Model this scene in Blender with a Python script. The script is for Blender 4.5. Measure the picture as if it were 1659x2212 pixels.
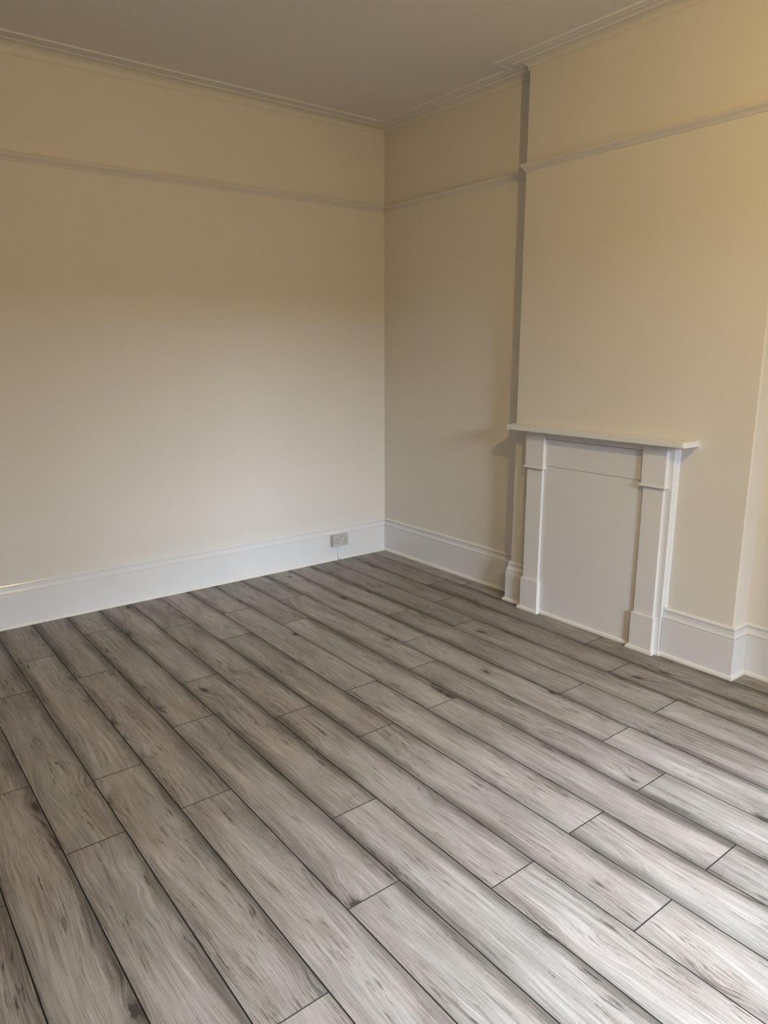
import bpy, bmesh, math, random
from mathutils import Vector, Matrix

# ------------------------------------------------------------------ scene
for o in list(bpy.data.objects):
    bpy.data.objects.remove(o)
S = bpy.context.scene
COL = S.collection
random.seed(7)

# ------------------------------------------------------------------ camera
cd = bpy.data.cameras.new('camera')
cam = bpy.data.objects.new('camera', cd)
COL.objects.link(cam)
RX = Vector((0.7888258556, -0.6146157678, -0.0011078777))
RD = Vector((-0.1349770630, -0.1714765990, -0.9758980318))
RF = Vector((0.5996123430, 0.7699631380, -0.2182242062))
m3 = Matrix((RX, -RD, -RF)).transposed()
cam.matrix_world = Matrix.Translation((-3.4192, -4.39055, 1.55969)) @ m3.to_4x4()
cd.sensor_fit = 'VERTICAL'
cd.sensor_height = 36.0
cd.lens = 1550.304 / 2212 * 36.0
cd.clip_start = 0.02
S.camera = cam
S.cycles.adaptive_threshold = 0.025
S.cycles.caustics_reflective = False
S.cycles.caustics_refractive = False

# ------------------------------------------------------------------ sky, lights, exposure
S.view_settings.view_transform = 'Standard'
S.view_settings.look = 'None'
S.view_settings.gamma = 1.0
S.view_settings.use_curve_mapping = False
S.view_settings.exposure = 0.0
SKY_COLOR = (0.805, 0.91, 1.09)
SKY_STRENGTH = 54.0
BULB_COLOR = (1.0, 0.72, 0.31)
BULB_STRENGTH = 1640.0
LAMP = (-2.05, -4.15, 2.72)
SPOT_COLOR = (0.79, 0.94, 1.15)
SPOT_POWER = 690.0
SPOT = (-1.95, -4.50)                    # added unseen cool-white ceiling spot that brightens the near floor
wld = bpy.data.worlds.new('overcast_sky')
S.world = wld
wld.use_nodes = True
bg = wld.node_tree.nodes['Background']
bg.inputs['Color'].default_value = (*SKY_COLOR, 1)
bg.inputs['Strength'].default_value = SKY_STRENGTH
# room planes (metres; the corner of the floor trim is the origin)
WX, WY, BX = 0.034, 0.034, -0.0895       # right wall, left wall, chimney breast front
YB, YR = -1.4255, -2.857                 # chimney breast edges
CZ = 3.112                               # ceiling
XL, YF = -4.30, -7.20                    # unseen walls: opposite side and window wall
# window opening in the wall behind the camera
WIN = (-2.80, -0.60, 0.50, 2.78)
LIGHT_STOP_X = -0.81                              # added unseen wall stub blocking window light, from the right wall to this x
# daylight portal: guides sampling of the sky through the window opening, gives no light itself
pl = bpy.data.lights.new('window_portal', 'AREA')
pl.shape = 'RECTANGLE'
pl.size, pl.size_y = WIN[1] - WIN[0], WIN[3] - WIN[2]
pl.cycles.is_portal = True
po = bpy.data.objects.new('window_portal', pl)
COL.objects.link(po)
po.location = ((WIN[0] + WIN[1]) / 2, YF - 0.16, (WIN[2] + WIN[3]) / 2)
po.rotation_euler = (math.radians(90), 0, 0)
# ------------------------------------------------------------------ materials
def new_mat(name):
    m = bpy.data.materials.new(name)
    m.use_nodes = True
    nt = m.node_tree
    return m, nt, nt.nodes['Principled BSDF']

class G:
    """tiny node helper"""
    def __init__(s, nt): s.nt = nt
    def node(s, t, **kw):
        n = s.nt.nodes.new(t)
        for k, v in kw.items(): setattr(n, k, v)
        return n
    def put(s, sock, v):
        if hasattr(v, 'is_linked'): s.nt.links.new(v, sock)
        else: sock.default_value = v
    def math(s, op, a, b=0.0, c=None, clamp=False):
        n = s.node('ShaderNodeMath', operation=op, use_clamp=clamp)
        s.put(n.inputs[0], a); s.put(n.inputs[1], b)
        if c is not None: s.put(n.inputs[2], c)
        return n.outputs[0]
    def noise(s, vec, scale=1.0, detail=3.0, rough=0.5, dist=0.0):
        n = s.node('ShaderNodeTexNoise')
        s.nt.links.new(vec, n.inputs['Vector'])
        n.inputs['Scale'].default_value = scale
        n.inputs['Detail'].default_value = detail
        n.inputs['Roughness'].default_value = rough
        n.inputs['Distortion'].default_value = dist
        return n.outputs[0]
    def comb(s, x, y, z=0.0):
        n = s.node('ShaderNodeCombineXYZ')
        s.put(n.inputs[0], x); s.put(n.inputs[1], y); s.put(n.inputs[2], z)
        return n.outputs[0]
    def ramp(s, v, a, b, lo=0.0, hi=1.0):
        n = s.node('ShaderNodeMapRange', interpolation_type='SMOOTHSTEP')
        s.put(n.inputs['Value'], v)
        n.inputs['From Min'].default_value = a; n.inputs['From Max'].default_value = b
        n.inputs['To Min'].default_value = lo; n.inputs['To Max'].default_value = hi
        return n.outputs[0]
    def mix(s, f, a, b, blend='MIX'):
        n = s.node('ShaderNodeMix', data_type='RGBA', blend_type=blend)
        s.put(n.inputs[0], f); s.put(n.inputs[6], a); s.put(n.inputs[7], b)
        return n.outputs[2]
    def bump(s, h, strength, dist):
        n = s.node('ShaderNodeBump')
        n.inputs['Strength'].default_value = strength
        n.inputs['Distance'].default_value = dist
        s.nt.links.new(h, n.inputs['Height'])
        return n.outputs[0]

def paint(name, col, rough, spec=0.5, vary=0.03, vscale=1.2, bump=0.15, bscale=140.0, bdist=0.0006, stretch=None):
    m, nt, b = new_mat(name)
    g = G(nt)
    co = g.node('ShaderNodeTexCoord').outputs['Object']
    n = g.noise(co, vscale, 4, 0.55)
    f = g.ramp(n, 0.25, 0.75)
    lo = tuple(c * (1 - vary) for c in col) + (1,)
    hi = tuple(min(1, c * (1 + vary)) for c in col) + (1,)
    nt.links.new(g.mix(f, lo, hi), b.inputs['Base Color'])
    b.inputs['Roughness'].default_value = rough
    b.inputs['Specular IOR Level'].default_value = spec
    bv = co
    if stretch:
        mp = g.node('ShaderNodeMapping'); mp.inputs['Scale'].default_value = stretch
        nt.links.new(co, mp.inputs['Vector']); bv = mp.outputs[0]
    nt.links.new(g.bump(g.noise(bv, bscale, 3, 0.6), bump, bdist), b.inputs['Normal'])
    return m

CREAM = (0.80, 0.760, 0.685)
WHITE = (0.80, 0.795, 0.785)
M_WALL = paint('cream_wall_paint', CREAM, 0.62, 0.3, 0.012, 0.9, 0.22, 170, 0.0006)
M_DIM_WALL = paint('bounce_cut_wall_tone', (0.15, 0.13, 0.11), 0.7, 0.25, 0.02, 0.9, 0.2, 170, 0.0006)  # unseen walls and rear ceiling, darkened to cut bounced light
M_DIM_FLOOR = paint('bounce_cut_floor_tone', (0.045, 0.038, 0.032), 0.95, 0.1, 0.15, 6, 0.5, 200, 0.003)  # made-up rear floor, near black so that little daylight bounces off it
M_CEIL = paint('white_ceiling_paint', (0.80, 0.775, 0.74), 0.8, 0.2, 0.015, 1.4, 0.3, 120, 0.0008)
M_TRIM = paint('white_gloss_paint', WHITE, 0.17, 0.5, 0.012, 3.0, 0.35, 110, 0.0007, (0.35, 0.35, 1.0))
M_SATIN = paint('white_satin_paint', (0.80, 0.79, 0.775), 0.42, 0.45, 0.015, 3.0, 0.2, 80, 0.0005, (1, 1, 0.2))
M_BEAD = paint('ivory_trim_paint', (0.80, 0.775, 0.72), 0.4, 0.45, 0.02, 5.0, 0.1, 90, 0.0004)
M_RAIL = paint('white_rail_paint', (0.74, 0.705, 0.67), 0.5, 0.4, 0.02, 2.0, 0.2, 90, 0.0005)
M_PLASTIC = paint('white_socket_plastic', (0.54, 0.525, 0.495), 0.35, 0.5, 0.01, 20, 0.05, 300, 0.0002)
M_CABLE = paint('white_cable_sheath', (0.74, 0.735, 0.71), 0.4, 0.5, 0.02, 20, 0.05, 200, 0.0002)
M_DARK = paint('dark_recess', (0.012, 0.011, 0.010), 0.6, 0.3, 0.05, 30, 0.05, 200, 0.0002)
M_GROOVE = paint('dark_plank_bevel', (0.022, 0.018, 0.016), 0.6, 0.3, 0.15, 20, 0.1, 150, 0.0003)
M_SUB = paint('dark_underlay', (0.02, 0.018, 0.016), 0.9, 0.1, 0.1, 10, 0.1, 60, 0.0005)
M_BRASS = paint('grey_steel_screw', (0.35, 0.34, 0.32), 0.35, 0.5, 0.05, 40, 0.05, 200, 0.0002)
M_ROAD = paint('dimmed_asphalt', (0.028, 0.028, 0.03), 0.9, 0.2, 0.2, 2, 0.3, 40, 0.005)  # ground colour darkened so less light bounces in through the window
M_BRICK = paint('dimmed_brickwork', (0.055, 0.036, 0.028), 0.9, 0.2, 0.2, 4, 0.3, 30, 0.004)  # brick darkened to keep bounced light off the upper walls
M_SLATE = paint('dimmed_roof_slate', (0.03, 0.031, 0.035), 0.7, 0.3, 0.2, 3, 0.3, 30, 0.004)  # slate darkened likewise, to throw less light indoors

def plank_material():
    m, nt, b = new_mat('grey_oak_laminate')
    g = G(nt)
    tc = g.node('ShaderNodeTexCoord').outputs['Object']
    sp = g.node('ShaderNodeSeparateXYZ'); nt.links.new(tc, sp.inputs[0])
    x, y = sp.outputs[0], sp.outputs[1]
    rnd = g.node('ShaderNodeObjectInfo').outputs['Random']
    ox = g.math('MULTIPLY', rnd, 53.0); oy = g.math('MULTIPLY', rnd, 217.0)
    X = g.math('ADD', x, ox); Y = g.math('ADD', y, oy)
    def nz(sx, sy, detail=4, rough=0.55, dist=0.0, z=0.0):
        return g.noise(g.comb(g.math('MULTIPLY', X, sx), g.math('MULTIPLY', Y, sy), z), 1.0, detail, rough, dist)
    # knots: sparse cells, elongated along the grain
    vor = g.node('ShaderNodeTexVoronoi', feature='F1')
    wob = nz(22, 9, 3, 0.6, 0, 3.1)
    kx = g.math('ADD', g.math('MULTIPLY', X, 7.5), g.math('MULTIPLY', wob, 0.35))
    nt.links.new(g.comb(kx, g.math('MULTIPLY', Y, 3.4)), vor.inputs['Vector'])
    vor.inputs['Scale'].default_value = 1.0
    vor.inputs['Randomness'].default_value = 1.0
    kd = g.math('ADD', vor.outputs['Distance'], g.math('MULTIPLY', g.math('SUBTRACT', nz(120, 45, 3, 0.65, 0, 4.4), 0.5), 0.16))
    csep = g.node('ShaderNodeSeparateColor'); nt.links.new(vor.outputs['Color'], csep.inputs[0])
    kon = g.ramp(csep.outputs[0], 0.52, 0.56)                  # only some cells carry a knot
    eye = g.math('MULTIPLY', g.ramp(vor.outputs['Distance'], 0.0, 0.48, 1.0, 0.0), kon)
    core = g.math('MULTIPLY', g.ramp(kd, 0.050, 0.115, 1.0, 0.0), kon)
    halo = g.math('MULTIPLY', g.ramp(kd, 0.05, 0.24, 1.0, 0.0), kon)
    # flow field: the grain bends round slow noise and round the knots
    flow = g.math('ADD', x, g.math('MULTIPLY', nz(3.6, 0.75, 2, 0.4), 0.14))
    flow = g.math('ADD', flow, g.math('MULTIPLY', nz(13.0, 3.0, 2, 0.5, 0, 5.0), 0.015))
    flow = g.math('ADD', flow, g.math('MULTIPLY', eye, 0.030))
    F = g.math('ADD', flow, ox)
    def fz(sx, sy, detail=4, rough=0.6, z=0.0):                  # noise drawn out along the flow
        return g.noise(g.comb(g.math('MULTIPLY', F, sx), g.math('MULTIPLY', Y, sy), z), 1.0, detail, rough)
    fine = fz(360, 6, 3, 0.65)
    mid = fz(95, 3.0, 3, 0.6, 2.0)
    wide = fz(26, 1.3, 3, 0.5, 6.0)
    # closely ruled growth rings, only in patches
    jit = g.math('MULTIPLY', fz(60, 5, 3, 0.6, 9.0), 5.5)
    line = g.math('SINE', g.math('ADD', g.math('MULTIPLY', flow, 1150.0), jit))
    line = g.ramp(line, -0.1, 1.0)
    lmask = g.ramp(nz(9, 2.0, 3, 0.55, 0, 11.0), 0.46, 0.66, 0.06, 1.0)
    line = g.math('MULTIPLY', line, lmask)
    band = g.math('SINE', g.math('ADD', g.math('MULTIPLY', flow, 240.0), g.math('MULTIPLY', jit, 0.6)))
    band = g.math('MULTIPLY', g.ramp(band, 0.0, 1.0), g.ramp(nz(4.5, 1.1, 2, 0.5, 0, 17.0), 0.50, 0.66))
    # dark weathered streaks in clusters
    clus = g.ramp(nz(11, 1.9, 2, 0.55, 0, 27.0), 0.44, 0.64)
    crack = g.ramp(fz(105, 8.5, 4, 0.66, 21.0), 0.550, 0.640)
    crack = g.math('MULTIPLY', crack, clus)
    spot = g.math('MULTIPLY', g.ramp(nz(90, 16, 4, 0.65, 0.5, 33.0), 0.60, 0.70), g.ramp(nz(8, 2.2, 2, 0.5, 0, 29.0), 0.48, 0.64))
    blot = nz(10.0, 2.4, 3, 0.6, 0.3, 7.0)
    saw = nz(40, 240, 2, 0.6, 0, 31.0)
    # greyed long edges printed on some of the boards, per plank and per side
    def edge_side(sgn, mul):
        amt = g.ramp(g.math('FRACT', g.math('MULTIPLY', rnd, mul)), 0.0, 0.55, 0.25, 1.0)
        wv = g.math('MULTIPLY', g.math('SUBTRACT', nz(7, 1.5, 3, 0.5, 0, 13.0 + sgn), 0.5), 0.07)
        e = g.ramp(g.math('ADD', g.math('MULTIPLY', x, sgn), wv), 0.042, 0.098)
        return g.math('MULTIPLY', e, amt)
    edge = g.math('ADD', edge_side(1.0, 7.31), edge_side(-1.0, 11.7))
    # value
    v = g.math('ADD', 0.64, g.math('MULTIPLY', g.math('SUBTRACT', blot, 0.5), 0.50))
    for t_, k_ in ((fine, 0.85), (mid, 0.46), (wide, 0.30), (saw, 0.14)):
        v = g.math('ADD', v, g.math('MULTIPLY', g.math('SUBTRACT', t_, 0.5), k_))
    for t_, k_ in ((line, 0.15), (band, 0.10), (edge, 0.33), (crack, 0.37), (spot, 0.10), (halo, 0.20), (core, 0.40)):
        v = g.math('SUBTRACT', v, g.math('MULTIPLY', t_, k_))
    v = g.math('ADD', v, g.math('MULTIPLY', g.math('SUBTRACT', g.math('FRACT', g.math('MULTIPLY', rnd, 3.77)), 0.5), 0.12))
    cr = g.node('ShaderNodeValToRGB')
    nt.links.new(v, cr.inputs[0])
    el = cr.color_ramp.elements
    el[0].position = 0.0; el[0].color = (0.044, 0.036, 0.030, 1)
    el[1].position = 1.0; el[1].color = (0.480, 0.452, 0.425, 1)
    e = el.new(0.30); e.color = (0.128, 0.110, 0.094, 1)
    e = el.new(0.58); e.color = (0.260, 0.236, 0.213, 1)
    tint = nz(6, 1.4, 2, 0.5, 0, 41.0)
    col = g.mix(g.ramp(tint, 0.35, 0.65, 0.0, 1.0), (1.02, 0.985, 0.955, 1), (0.99, 1.0, 0.985, 1))
    col = g.mix(1.0, cr.outputs[0], col, 'MULTIPLY')
    col = g.mix(edge, col, (0.975, 1.0, 1.01, 1), 'MULTIPLY')
    nt.links.new(col, b.inputs['Base Color'])
    b.inputs['Specular IOR Level'].default_value = 0.42
    nt.links.new(g.ramp(v, 0.1, 0.9, 0.58, 0.44), b.inputs['Roughness'])
    h = g.math('SUBTRACT', g.math('MULTIPLY', fine, 0.8), g.math('ADD', g.math('MULTIPLY', line, 0.4), crack))
    nt.links.new(g.bump(h, 0.35, 0.0006), b.inputs['Normal'])
    return m
M_PLANK = plank_material()

def glass_material():
    m = bpy.data.materials.new('window_glass'); m.use_nodes = True
    nt = m.node_tree; g = G(nt)
    nt.nodes.remove(nt.nodes['Principled BSDF'])
    out = nt.nodes['Material Output']
    t = g.node('ShaderNodeBsdfTransparent'); t.inputs[0].default_value = (0.95, 0.97, 0.96, 1)
    gl = g.node('ShaderNodeBsdfGlossy'); gl.inputs['Roughness'].default_value = 0.02
    fr = g.node('ShaderNodeFresnel'); fr.inputs[0].default_value = 1.45
    mx = g.node('ShaderNodeMixShader')
    nt.links.new(fr.outputs[0], mx.inputs[0]); nt.links.new(t.outputs[0], mx.inputs[1]); nt.links.new(gl.outputs[0], mx.inputs[2])
    nt.links.new(mx.outputs[0], out.inputs[0])
    return m
M_GLASS = glass_material()
M_BULB, nt_, b_ = new_mat('lit_bulb_glass')
b_.inputs['Base Color'].default_value = (0.9, 0.9, 0.9, 1)
b_.inputs['Emission Color'].default_value = (*BULB_COLOR, 1)
b_.inputs['Emission Strength'].default_value = BULB_STRENGTH

# ------------------------------------------------------------------ mesh helpers
def link(name, me, mat=None, parent=None, smooth=False):
    o = bpy.data.objects.new(name, me)
    COL.objects.link(o)
    if mat is not None and not me.materials: me.materials.append(mat)
    if smooth:
        for p in me.polygons: p.use_smooth = True
    if parent: o.parent = parent
    return o
def struct(o):
    o['kind'] = 'structure'; return o
def raw(name, v, f, mat, parent=None, smooth=False):
    me = bpy.data.meshes.new(name); me.from_pydata(v, [], f); me.update()
    return link(name, me, mat, parent, smooth)
def box_bm(bm, x0, x1, y0, y1, z0, z1, bevel=0.0, seg=2):
    b2 = bmesh.new()
    r = bmesh.ops.create_cube(b2, size=1.0)
    for v in b2.verts:
        v.co = Vector(((x0 + x1) / 2 + v.co.x * (x1 - x0), (y0 + y1) / 2 + v.co.y * (y1 - y0), (z0 + z1) / 2 + v.co.z * (z1 - z0)))
    if bevel > 0:
        bmesh.ops.bevel(b2, geom=list(b2.edges), offset=bevel, segments=seg, profile=0.5, affect='EDGES')
    me = bpy.data.meshes.new('t'); b2.to_mesh(me); b2.free()
    bm.from_mesh(me); bpy.data.meshes.remove(me)
def box(name, x0, x1, y0, y1, z0, z1, mat, parent=None, bevel=0.0, seg=2):
    bm = bmesh.new(); box_bm(bm, x0, x1, y0, y1, z0, z1, bevel, seg)
    me = bpy.data.meshes.new(name); bm.to_mesh(me); bm.free()
    return link(name, me, mat, parent)
def sweep(name, path, prof, mat, parent=None, before=None, after=None, base=None, scale=None):
    """profile (d into the room, z) swept along a floor-plan path, the room on its right; mitred corners.
    before/after: neighbouring path points that mitre the two ends. base: z per path point; scale: height factor per point"""
    P = [Vector(p) for p in path]
    Q = ([Vector(before)] if before else []) + P + ([Vector(after)] if after else [])
    off = 1 if before else 0
    n = len(P); verts = []; faces = []
    for i in range(n):
        k = i + off
        dirs = []
        if k > 0: dirs.append((Q[k] - Q[k - 1]).normalized())
        if k < len(Q) - 1: dirs.append((Q[k + 1] - Q[k]).normalized())
        ns = [Vector((d.y, -d.x)) for d in dirs]
        if len(ns) == 1: mv = ns[0]
        else:
            s = ns[0] + ns[1]
            mv = s * (2 / s.length_squared) if s.length > 1e-6 else ns[0]
        for d, z in prof:
            zz = z * (scale[i] if scale else 1) + (base[i] if base else 0)
            verts.append((P[i].x + mv.x * d, P[i].y + mv.y * d, zz))
    m = len(prof)
    for i in range(n - 1):
        for j in range(m - 1):
            a = i * m + j
            faces.append((a, a + 1, a + m + 1, a + m))
        a = i * m                                       # back closing face
        faces.append((a + m - 1, a, a + m, a + 2 * m - 1))
    faces.append(tuple(range(m)))
    faces.append(tuple(range((n - 1) * m + m - 1, (n - 1) * m - 1, -1)))
    o = raw(name, verts, faces, mat, parent)
    bm = bmesh.new(); bm.from_mesh(o.data); bmesh.ops.recalc_face_normals(bm, faces=bm.faces[:]); bm.to_mesh(o.data); bm.free()
    return o

# ------------------------------------------------------------------ room shell
wl = struct(box('wall_left', XL - 0.15, WX + 0.2, WY, WY + 0.15, -0.05, CZ + 0.05, M_WALL))
wr = struct(box('wall_right', WX, WX + 0.2, -4.72, WY, -0.05, CZ + 0.05, M_WALL))
struct(box('wall_rear_right', WX, WX + 0.2, YF - 0.15, -4.72, -0.05, CZ + 0.05, M_DIM_WALL))
struct(box('wall_light_stop', LIGHT_STOP_X, WX, -4.72, -4.58, -0.05, CZ + 0.05, M_DIM_WALL))  # added out of view to shield the breast from window light
# the chimney breast: a shallow block of wall standing in front of the right wall, edges softly rounded
cbm = bmesh.new()
r = 0.006
pts = [(WX, YB), (BX + r, YB), (BX + r * 0.3, YB - r * 0.3), (BX, YB - r), (BX, YR + r), (BX + r * 0.3, YR + r * 0.3), (BX + r, YR), (WX, YR)]
vs = [(x, y, z) for z in (-0.05, CZ + 0.05) for x, y in pts]
n = len(pts)
fs = [(i, (i + 1) % n, n + (i + 1) % n, n + i) for i in range(n)] + [tuple(range(n - 1, -1, -1)), tuple(range(n, 2 * n))]
cb = struct(raw('wall_chimney_breast', vs, fs, M_WALL))
bm = bmesh.new(); bm.from_mesh(cb.data); bmesh.ops.recalc_face_normals(bm, faces=bm.faces[:]); bm.to_mesh(cb.data); bm.free()
struct(box('wall_side', XL - 0.15, XL, -4.58, WY, -0.05, CZ + 0.05, M_DIM_WALL))
struct(box('wall_rear_side', XL - 0.15, XL, YF - 0.15, -4.58, -0.05, CZ + 0.05, M_DIM_WALL))
# wall behind the camera, with the window opening
bm = bmesh.new()
a, b2, c, d = WIN
for q in ((XL, a, -0.05, CZ + 0.05), (b2, WX, -0.05, CZ + 0.05), (a, b2, -0.05, c), (a, b2, d, CZ + 0.05)):
    box_bm(bm, q[0], q[1], YF - 0.15, YF, q[2], q[3])
me = bpy.data.meshes.new('wall_front'); bm.to_mesh(me); bm.free()
struct(link('wall_front', me, M_DIM_WALL))
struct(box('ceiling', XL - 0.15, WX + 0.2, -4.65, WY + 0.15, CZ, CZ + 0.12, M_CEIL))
struct(box('ceiling_rear', XL - 0.15, WX + 0.2, YF - 0.15, -4.65, CZ, CZ + 0.12, M_DIM_WALL))

# window: frame, two meeting sashes with a middle mullion, panes
w1 = struct(bpy.data.objects.new('window_1', None)); COL.objects.link(w1)
w1.location = (0, 0, 0)
yw = YF - 0.11
bm = bmesh.new()
for q in ((a, a + 0.07, c, d), (b2 - 0.07, b2, c, d), (a + 0.07, b2 - 0.07, d - 0.07, d), (a + 0.07, b2 - 0.07, c, c + 0.08)):
    box_bm(bm, q[0], q[1], yw - 0.03, yw + 0.05, q[2], q[3], 0.004, 1)
xm = (a + b2) / 2; zm = (c + d) / 2
box_bm(bm, xm - 0.05, xm + 0.05, yw - 0.03, yw + 0.05, c + 0.08, d - 0.07, 0.004, 1)
me = bpy.data.meshes.new('window_frame'); bm.to_mesh(me); bm.free(); link('window_frame', me, M_SATIN, w1)
for xa, xb in ((a + 0.07, xm - 0.05), (xm + 0.05, b2 - 0.07)):
    box('meeting_rail', xa, xb, yw - 0.02, yw + 0.03, zm - 0.025, zm + 0.025, M_SATIN, w1, 0.003, 1)
    for za, zb in ((c + 0.08, zm - 0.025), (zm + 0.025, d - 0.07)):
        raw('pane', [(xa, yw, za), (xb, yw, za), (xb, yw, zb), (xa, yw, zb)], [(0, 1, 2, 3)], M_GLASS, w1)
box('window_sill', a - 0.05, b2 + 0.05, YF - 0.06, YF + 0.10, c - 0.04, c, M_TRIM, w1, 0.006, 2)

# ------------------------------------------------------------------ laminate floor: every plank its own piece
RY = -4.65                                 # the laminate stops here; the made-up dark floor behind soaks up daylight
struct(box('floor_rear', XL, WX, YF, RY, -0.06, 0.0, M_DIM_FLOOR))
fl = struct(box('floor', XL, WX, RY, WY, -0.06, -0.010, M_SUB))
PW, PL, X0 = 0.192, 1.2953, 0.119
FIRST = {0: -1.025, 1: -0.877, 2: -1.167, 3: -0.243, 4: -1.166, 5: -0.247, 6: -0.531, 7: -0.896, 8: -0.528, 9: -0.899,
         10: -0.544, 11: -1.276, 12: -0.349, 13: -0.905, 14: -0.541, 15: -0.906, 16: -0.428, 17: -1.02, 18: -0.66,
         19: -0.2, 20: -0.95, 21: -0.45, 22: -1.1, 23: -0.6}
def plank_mesh(wd, ln):
    g, bw, bd = 0.0003, 0.0017, 0.0014
    me = bpy.data.meshes.new('plank')
    def ring(i, z): 
        x, y = wd / 2 - i, ln / 2 - i
        return [(-x, -y, z), (x, -y, z), (x, y, z), (-x, y, z)]
    v = ring(g + bw, 0.0) + ring(g, -bd) + ring(g, -0.0095)
    f = [(0, 1, 2, 3)]
    for k in (0, 4):
        for i in range(4):
            j = (i + 1) % 4
            f.append((k + i, k + 4 + i, k + 4 + j, k + j))
    me.from_pydata(v, [], f); me.update()
    me.materials.append(M_PLANK); me.materials.append(M_GROOVE)
    for p in me.polygons: p.material_index = 0 if p.index == 0 else 1
    return me
cache = {}
for k in range(0, 24):
    xa = -X0 - k * PW; xb = xa + PW
    if k == 0: xb = WX - 0.010
    xa = max(xa, XL + 0.006)
    if xb - xa < 0.02: continue
    y1 = WY - 0.010; y = FIRST[k]
    while y1 > RY + 0.03:
        y0 = max(y, RY + 0.004)
        wd, ln = xb - xa, y1 - y0
        cut_off = 0.0
        spans = [(xa, xb)]
        key = (round(wd, 4), round(ln, 4))
        if key not in cache: cache[key] = plank_mesh(wd, ln)
        o = link('plank', cache[key], None, fl)
        # the row against the right wall is notched round the chimney breast: it stays behind the trim
        o.location = ((xa + xb) / 2, (y0 + y1) / 2, 0.0)
        y1 = y0; y = y0 - PL
        if y0 <= RY + 0.01: break

# ------------------------------------------------------------------ skirting, floor beading, picture rail, cornice
SK = [(0.0, 0.0), (0.021, 0.0), (0.021, 0.1985), (0.0200, 0.2005), (0.0135, 0.2012), (0.0135, 0.2042), (0.0185, 0.2052), (0.0192, 0.2085),
      (0.0165, 0.2135), (0.0135, 0.221), (0.0120, 0.229), (0.0128, 0.2355), (0.0122, 0.2380), (0.0055, 0.2388), (0.0055, 0.2425),
      (0.0110, 0.2440), (0.0122, 0.2500), (0.0100, 0.2550), (0.0070, 0.2580), (0.0055, 0.2600), (0.0, 0.2610)]
def quad(d0, r, h, n=6):
    return [(d0, 0.0), (d0 + r, 0.0)] + [(d0 + r * math.cos(t * math.pi / 2 / n), 0.003 + (h - 0.003) * math.sin(t * math.pi / 2 / n)) for t in range(n + 1)]
BEAD = quad(0.021, 0.0130, 0.020)
FB = -1.562                                # fireplace starts on the breast (left), ends FE (right)
FE = -2.4985
A0, A1, A2, A3, A4, A5, A6 = (XL, WY), (WX, WY), (WX, YB), (BX, YB), (BX, YR), (WX, YR), (WX, YF)
AN = (WX, -4.58)
sl = struct(sweep('baseboard_left', [A0, A1], SK, M_TRIM, None, None, A2))
sr = struct(sweep('baseboard_right', [A1, A2, A3, (BX, FB)], SK, M_TRIM, None, A0, None))
sb = struct(sweep('baseboard_breast', [(BX, FE), A4, A5, AN], SK, M_TRIM, None, None, None))
CX = -0.4415                               # the socket cable drops through a gap in the beading
sweep('beading', [A0, (CX - 0.006, WY)], BEAD, M_BEAD, sl)
sweep('beading', [(CX + 0.022, WY), A1], BEAD, M_BEAD, sl, None, A2)
sweep('beading', [A1, A2, A3, (BX, FB)], BEAD, M_BEAD, sr, A0, None)
sweep('beading', [(BX, FE + 0.004), A4, A5, AN], BEAD, M_BEAD, sb)
# filler lump beside the cable where the beading is cut
box('filler', CX + 0.0045, CX + 0.0215, 0.003, 0.0132, 0.0, 0.021, M_BEAD, sl, 0.003, 2)

ZR = 2.5518
PR = [(0.0, 0.0), (0.0050, 0.0), (0.0065, 0.0035), (0.0080, 0.0095), (0.0125, 0.0135), (0.0135, 0.0165), (0.0165, 0.0185),
      (0.0215, 0.0240), (0.0250, 0.0305), (0.0262, 0.0355), (0.0245, 0.0395), (0.0205, 0.0420), (0.0120, 0.0442), (0.0, 0.0452)]
struct(sweep('trim_1', [A0, A1], PR, M_RAIL, None, None, A2, base=[ZR - 0.020, ZR]))
struct(sweep('trim_2', [A1, A2, A3, A4, A5, A6], PR, M_RAIL, None, A0, None, base=[ZR, ZR, ZR, ZR, ZR, ZR]))
# cornice: plaster moulding lying mostly along the ceiling (d from the wall, depth below the ceiling)
COR = [(0.0, -0.047), (0.004, -0.0475), (0.0085, -0.045), (0.0095, -0.0415), (0.0075, -0.038), (0.0045, -0.036), (0.0045, -0.033)]
for t in range(0, 9):
    u = t / 8 * math.pi / 2
    COR.append((0.052 - 0.0475 * math.cos(u), -0.033 + 0.0235 * math.sin(u)))
COVE_N = len(COR)
COR2 = [(0.052, -0.0095), (0.055, -0.0112), (0.060, -0.0120), (0.065, -0.0110), (0.068, -0.0075), (0.074, -0.0060), (0.100, -0.0060), (0.102, -0.0072),
        (0.107, -0.0072), (0.110, -0.0055), (0.127, -0.0055), (0.130, -0.0075), (0.134, -0.0086), (0.139, -0.0082), (0.143, -0.0065), (0.146, 0.0)]
COVE = COR + [(0.052, 0.0), (0.0, 0.0)]
FLAT = COR2 + [(0.052, 0.0)]
def cornice(name, path, before, after, scale):
    base = [CZ] * len(path)
    o = struct(sweep(name, path, COVE, M_WALL, None, before, after, base=base, scale=scale))
    fo = sweep('ceiling_moulding', path, FLAT, M_CEIL, o, before, after, base=base, scale=[1] * len(path))
cornice('trim_3', [A0, A1], None, A2, [1.62, 0.85])
cornice('trim_4', [A1, A2, A3, A4, A5, A6], A0, None, [0.85, 0.95, 0.95, 0.8, 0.8, 0.9])

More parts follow.
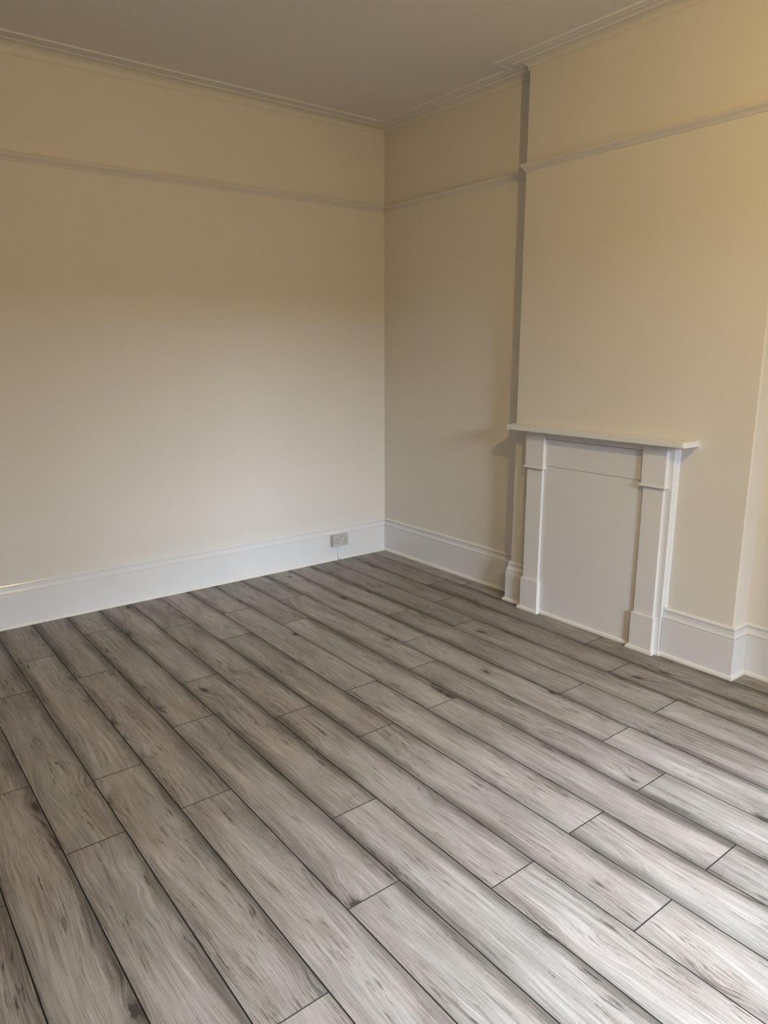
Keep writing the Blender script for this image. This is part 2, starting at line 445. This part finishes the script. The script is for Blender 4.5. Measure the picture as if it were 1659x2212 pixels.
# ------------------------------------------------------------------ fireplace surround
fp = bpy.data.objects.new('fireplace_surround', None); COL.objects.link(fp)
fp.location = (BX, -2.02, 0)
fp['label'] = 'white painted fireplace surround with mantel shelf and blocked-in opening on the chimney breast'
fp['category'] = 'fireplace'
def child(o, parent=fp):
    o.parent = parent
    o.matrix_parent_inverse = Matrix.Translation(parent_world(parent)).inverted()
    return o
def parent_world(o):
    v = Vector(o.location); return v if not o.parent else v
XS, XP, XB, XF = -0.140, -0.150, -0.120, -0.128     # shaft, plinth/cap, backing, frieze fronts
LC, RC = -1.630, -2.404
# backing boards
bk = box('backing_board', XB, BX, -2.4955, -1.574, 0.0, 1.108, M_SATIN, None, 0.0012, 1); child(bk)
pn = box('infill_panel', XB - 0.004, XB, RC + 0.058, LC - 0.058, 0.0, 0.9072, M_SATIN, None, 0.0008, 1); child(pn)
fz = box('frieze', XF, XB, RC + 0.0675, LC - 0.0675, 0.9085, 1.0645, M_SATIN, None, 0.0015, 1); child(fz)
bt = box('shelf_batten', XF - 0.012, XB, RC + 0.0675, LC - 0.0675, 1.068, 1.108, M_SATIN, None, 0.002, 1); child(bt)
# mantel shelf with rounded front corners
bm = bmesh.new()
ol = []
x1, x2, ya, yb_, rr = BX, -0.2155, -2.597, -1.4505, 0.017
for cx, cy, a0 in ((x2 + rr, ya + rr, 180), (x2 + rr, yb_ - rr, 90)):
    arc = [(cx + rr * math.cos(math.radians(t)), cy + rr * math.sin(math.radians(t))) for t in ((a0 + 90 - s * 15) if a0 == 180 else (180 - s * 15) for s in range(7))]
    ol += arc
ol = [(x1, ya)] + ol + [(x1, yb_)]
bv = [bm.verts.new((x, y, 1.108)) for x, y in ol]
f = bm.faces.new(bv)
ex = bmesh.ops.extrude_face_region(bm, geom=[f])
bmesh.ops.translate(bm, verts=[e for e in ex['geom'] if isinstance(e, bmesh.types.BMVert)], vec=(0, 0, 0.0285))
bmesh.ops.recalc_face_normals(bm, faces=bm.faces[:])
bmesh.ops.bevel(bm, geom=[e for e in bm.edges if abs(e.verts[0].co.z - e.verts[1].co.z) < 1e-5 and not (e.verts[0].co.x > BX - 1e-4 and e.verts[1].co.x > BX - 1e-4)], offset=0.002, segments=2, profile=0.5, affect='EDGES')
me = bpy.data.meshes.new('mantel_shelf'); bm.to_mesh(me); bm.free()
child(link('mantel_shelf', me, M_SATIN))
for yc in (LC, RC):
    pr = bpy.data.objects.new('pilaster', None); COL.objects.link(pr)
    pr.location = (XB, yc, 0); child(pr)
    pr.location = (XB, yc, 0)
    def sub(o):
        o.parent = pr
        o.matrix_parent_inverse = Matrix.Translation((XB, yc, 0)).inverted()
    sub(box('shaft', XS, XB, yc - 0.0575, yc + 0.0575, 0.18, 0.888, M_SATIN, None, 0.0015, 1))
    sub(box('plinth_block', XP, XB, yc - 0.0665, yc + 0.0665, 0.0, 0.203, M_SATIN, None, 0.0018, 2))
    sub(box('cap_block', XP, XB, yc - 0.067, yc + 0.067, 0.898, 1.108, M_SATIN, None, 0.0015, 1))
    sub(sweep('neck_moulding', [(XB, yc + 0.067), (XP, yc + 0.067), (XP, yc - 0.067), (XB, yc - 0.067)],
              [(0.0, 0.8862), (0.004, 0.8860), (0.0065, 0.8872), (0.0078, 0.8900), (0.0078, 0.8925), (0.0065, 0.8955), (0.004, 0.8970), (0.003, 0.8990), (0.0, 0.8995)], M_SATIN))
# beading round the foot of the surround
FBEAD = quad(0.0, 0.0130, 0.020)
child(sweep('beading', [(XB + 0.004, LC + 0.0665), (XP, LC + 0.0665), (XP, LC - 0.0665), (XB - 0.004, LC - 0.0665), (XB - 0.004, RC + 0.0665),
       (XP, RC + 0.0665), (XP, RC - 0.0665), (XB, RC - 0.0665), (XB, -2.4955), (BX - 0.0225, -2.4955)], FBEAD, M_BEAD))
# scribe moulding between the surround and the breast

bm = bmesh.new(); prof = [(0, 0), (-0.016, 0), (-0.016, -0.003), (-0.0125, -0.006), (-0.0115, -0.009), (-0.006, -0.013), (-0.0035, -0.014), (0, -0.014)]
b0 = [bm.verts.new((BX + px, -2.4955 + py, 0.262)) for px, py in prof]; b1 = [bm.verts.new((BX + px, -2.4955 + py, 1.108)) for px, py in prof]
bm.faces.new(b0); bm.faces.new(b1[::-1])
for i in range(len(prof)):
    j = (i + 1) % len(prof); bm.faces.new((b0[i], b0[j], b1[j], b1[i]))
bmesh.ops.recalc_face_normals(bm, faces=bm.faces[:])
me = bpy.data.meshes.new('scribe_moulding'); bm.to_mesh(me); bm.free()
child(link('scribe_moulding', me, M_SATIN))

# ------------------------------------------------------------------ double socket on the left skirting
so = bpy.data.objects.new('double_socket', None); COL.objects.link(so)
so.location = (-0.438, 0.013, 0.16)
so['label'] = 'white double wall socket with a central switch, mounted on the left skirting near the corner'
so['category'] = 'socket'
def sk(o):
    o.parent = so; o.matrix_parent_inverse = Matrix.Translation(so.location).inverted(); return o
SX0, SX1, SZ0, SZ1 = -0.508, -0.3695, 0.119, 0.2025
sk(box('back_box', SX0, SX1, -0.0215, 0.013, SZ0, SZ1, M_PLASTIC, None, 0.003, 2))
sk(box('face_plate', SX0 + 0.0006, SX1 - 0.0006, -0.0305, -0.0222, SZ0 + 0.0006, SZ1 - 0.0006, M_PLASTIC, None, 0.0032, 3))
sk(box('switch_recess', -0.4475, -0.4225, -0.0309, -0.0300, 0.1655, 0.1935, M_DARK))
# rocker tilted: pressed in at its top
bm = bmesh.new(); box_bm(bm, -0.0118, 0.0118, -0.0016, 0.0016, -0.0125, 0.0125, 0.001, 2)
bmesh.ops.rotate(bm, verts=bm.verts[:], cent=(0, 0, 0), matrix=Matrix.Rotation(math.radians(-5), 3, 'X'))
bmesh.ops.translate(bm, verts=bm.verts[:], vec=(-0.435, -0.0315, 0.1780))
me = bpy.data.meshes.new('rocker_switch'); bm.to_mesh(me); bm.free()
sk(link('rocker_switch', me, M_PLASTIC))
for gx in (-0.4725, -0.3995):
    sk(box('earth_slot', gx - 0.0026, gx + 0.0026, -0.0308, -0.0298, 0.1625, 0.1720, M_DARK))
    for q in (-0.0107, 0.0107):
        sk(box('pin_slot', gx + q - 0.0037, gx + q + 0.0037, -0.0308, -0.0298, 0.1425, 0.1472, M_DARK))
bm = bmesh.new(); bmesh.ops.create_cone(bm, cap_ends=True, segments=12, radius1=0.0031, radius2=0.0031, depth=0.001, matrix=Matrix.Translation((-0.495, -0.0303, 0.1595)) @ Matrix.Rotation(math.pi / 2, 4, 'X'))
me = bpy.data.meshes.new('screw_hole'); bm.to_mesh(me); bm.free(); sk(link('screw_hole', me, M_DARK))
# cable down the skirting
def tube(name, pts, r, mat, seg=8):
    v, f = [], []
    for i, p in enumerate(pts):
        p = Vector(p); t = (Vector(pts[min(i + 1, len(pts) - 1)]) - Vector(pts[max(i - 1, 0)])).normalized()
        u = t.cross(Vector((0, 1, 0))).normalized(); w = t.cross(u)
        for s in range(seg):
            an = 2 * math.pi * s / seg
            v.append(tuple(p + u * r * math.cos(an) + w * r * math.sin(an)))
    for i in range(len(pts) - 1):
        for s in range(seg):
            f.append((i * seg + s, i * seg + (s + 1) % seg, (i + 1) * seg + (s + 1) % seg, (i + 1) * seg + s))
    f.append(tuple(range(seg - 1, -1, -1))); f.append(tuple(range((len(pts) - 1) * seg, len(pts) * seg)))
    return raw(name, v, f, mat, None, True)
cb_ = sk(tube('cable', [(CX, 0.0088, 0.122), (CX, 0.0088, 0.09), (CX, 0.0088, 0.045), (CX + 0.0008, 0.0088, 0.028), (CX + 0.003, 0.0080, 0.013), (CX + 0.006, 0.0070, 0.001)], 0.0040, M_CABLE, 10))

# ------------------------------------------------------------------ pendant bulb (the room's lamp, out of frame to the right)
pd = bpy.data.objects.new('pendant_lamp', None); COL.objects.link(pd)
pd.location = (LAMP[0], LAMP[1], CZ)
pd['label'] = 'bare warm pendant bulb hanging from the ceiling in the middle of the room'
pd['category'] = 'lamp'
def pdc(name, bm, mat, smooth=True):
    me = bpy.data.meshes.new(name); bm.to_mesh(me); bm.free(); o = link(name, me, mat, pd, smooth); return o
bm = bmesh.new(); bmesh.ops.create_cone(bm, cap_ends=True, segments=24, radius1=0.055, radius2=0.03, depth=0.03, matrix=Matrix.Translation((0, 0, -0.015)) @ Matrix.Rotation(math.pi, 4, 'X'))
pdc('ceiling_rose', bm, M_SATIN)
dz = LAMP[2] - CZ
bm = bmesh.new(); bmesh.ops.create_cone(bm, cap_ends=True, segments=10, radius1=0.004, radius2=0.004, depth=-dz - 0.10 - 0.02, matrix=Matrix.Translation((0, 0, (dz + 0.10 - 0.03) / 2)))
pdc('flex', bm, M_CABLE)
bm = bmesh.new(); bmesh.ops.create_cone(bm, cap_ends=True, segments=20, radius1=0.019, radius2=0.014, depth=0.06, matrix=Matrix.Translation((0, 0, dz + 0.066)))
pdc('bulb_holder', bm, M_SATIN)
bm = bmesh.new(); bmesh.ops.create_uvsphere(bm, u_segments=20, v_segments=12, radius=0.038, matrix=Matrix.Translation((0, 0, dz)))
pdc('bulb', bm, M_BULB)

# ------------------------------------------------------------------ added spot that brightens the near floor (out of frame)
dl = bpy.data.objects.new('added_floor_spot', None); COL.objects.link(dl)
dl.location = (SPOT[0], SPOT[1], CZ)
dl['label'] = 'added ceiling spot with a cool bulb, out of view, brightening the near floor'
dl['category'] = 'lamp'
bm = bmesh.new()
ringv = []
for rad, zz in ((0.062, 0.0), (0.060, -0.005), (0.042, -0.005), (0.040, 0.0)):
    ringv.append([bm.verts.new((rad * math.cos(2 * math.pi * k / 24), rad * math.sin(2 * math.pi * k / 24), zz)) for k in range(24)])
for i in range(3):
    for k in range(24):
        bm.faces.new((ringv[i][k], ringv[i][(k + 1) % 24], ringv[i + 1][(k + 1) % 24], ringv[i + 1][k]))
me = bpy.data.meshes.new('bezel'); bm.to_mesh(me); bm.free(); link('bezel', me, M_SATIN, dl)
sl_ = bpy.data.lights.new('floor_fill_beam', 'SPOT')
sl_.energy = SPOT_POWER; sl_.color = SPOT_COLOR; sl_.shadow_soft_size = 0.035
sl_.spot_size = math.radians(84); sl_.spot_blend = 1.0
slo = bpy.data.objects.new('floor_fill_beam', sl_); COL.objects.link(slo); slo.parent = dl
slo.location = (0, 0, -0.012)

# ------------------------------------------------------------------ outside the window: ground and two added buildings sized to block part of the sky
struct(box('ground', -30, 30, -40, YF - 0.16, -0.9, -0.6, M_ROAD))
def sky_blocker(x0, x1, y, wall_h, roof_h, label):
    hs = bpy.data.objects.new('sky_blocker', None); COL.objects.link(hs); hs.location = ((x0 + x1) / 2, y, -0.6)
    hs['label'] = label; hs['category'] = 'sky_blocker'; hs['kind'] = 'structure'
    h = (x1 - x0) / 2
    box('brick_wall', -h, h, -4, 4, 0, wall_h, M_BRICK, hs)
    raw('roof', [(-h - .3, 4.3, wall_h), (h + .3, 4.3, wall_h), (h + .3, 0, roof_h), (-h - .3, 0, roof_h), (-h - .3, -4.3, wall_h), (h + .3, -4.3, wall_h)],
        [(0, 1, 2, 3), (3, 2, 5, 4), (0, 4, 5, 1), (0, 3, 4), (1, 5, 2)], M_SLATE, hs)
sky_blocker(1.1, 16, -25, 6.2, 9.2, 'tall brick building added across the street to cut off sky light')
sky_blocker(-26, 0.7, -26, 3.6, 5.3, 'low brick building added across the street to cut off the lowest sky')
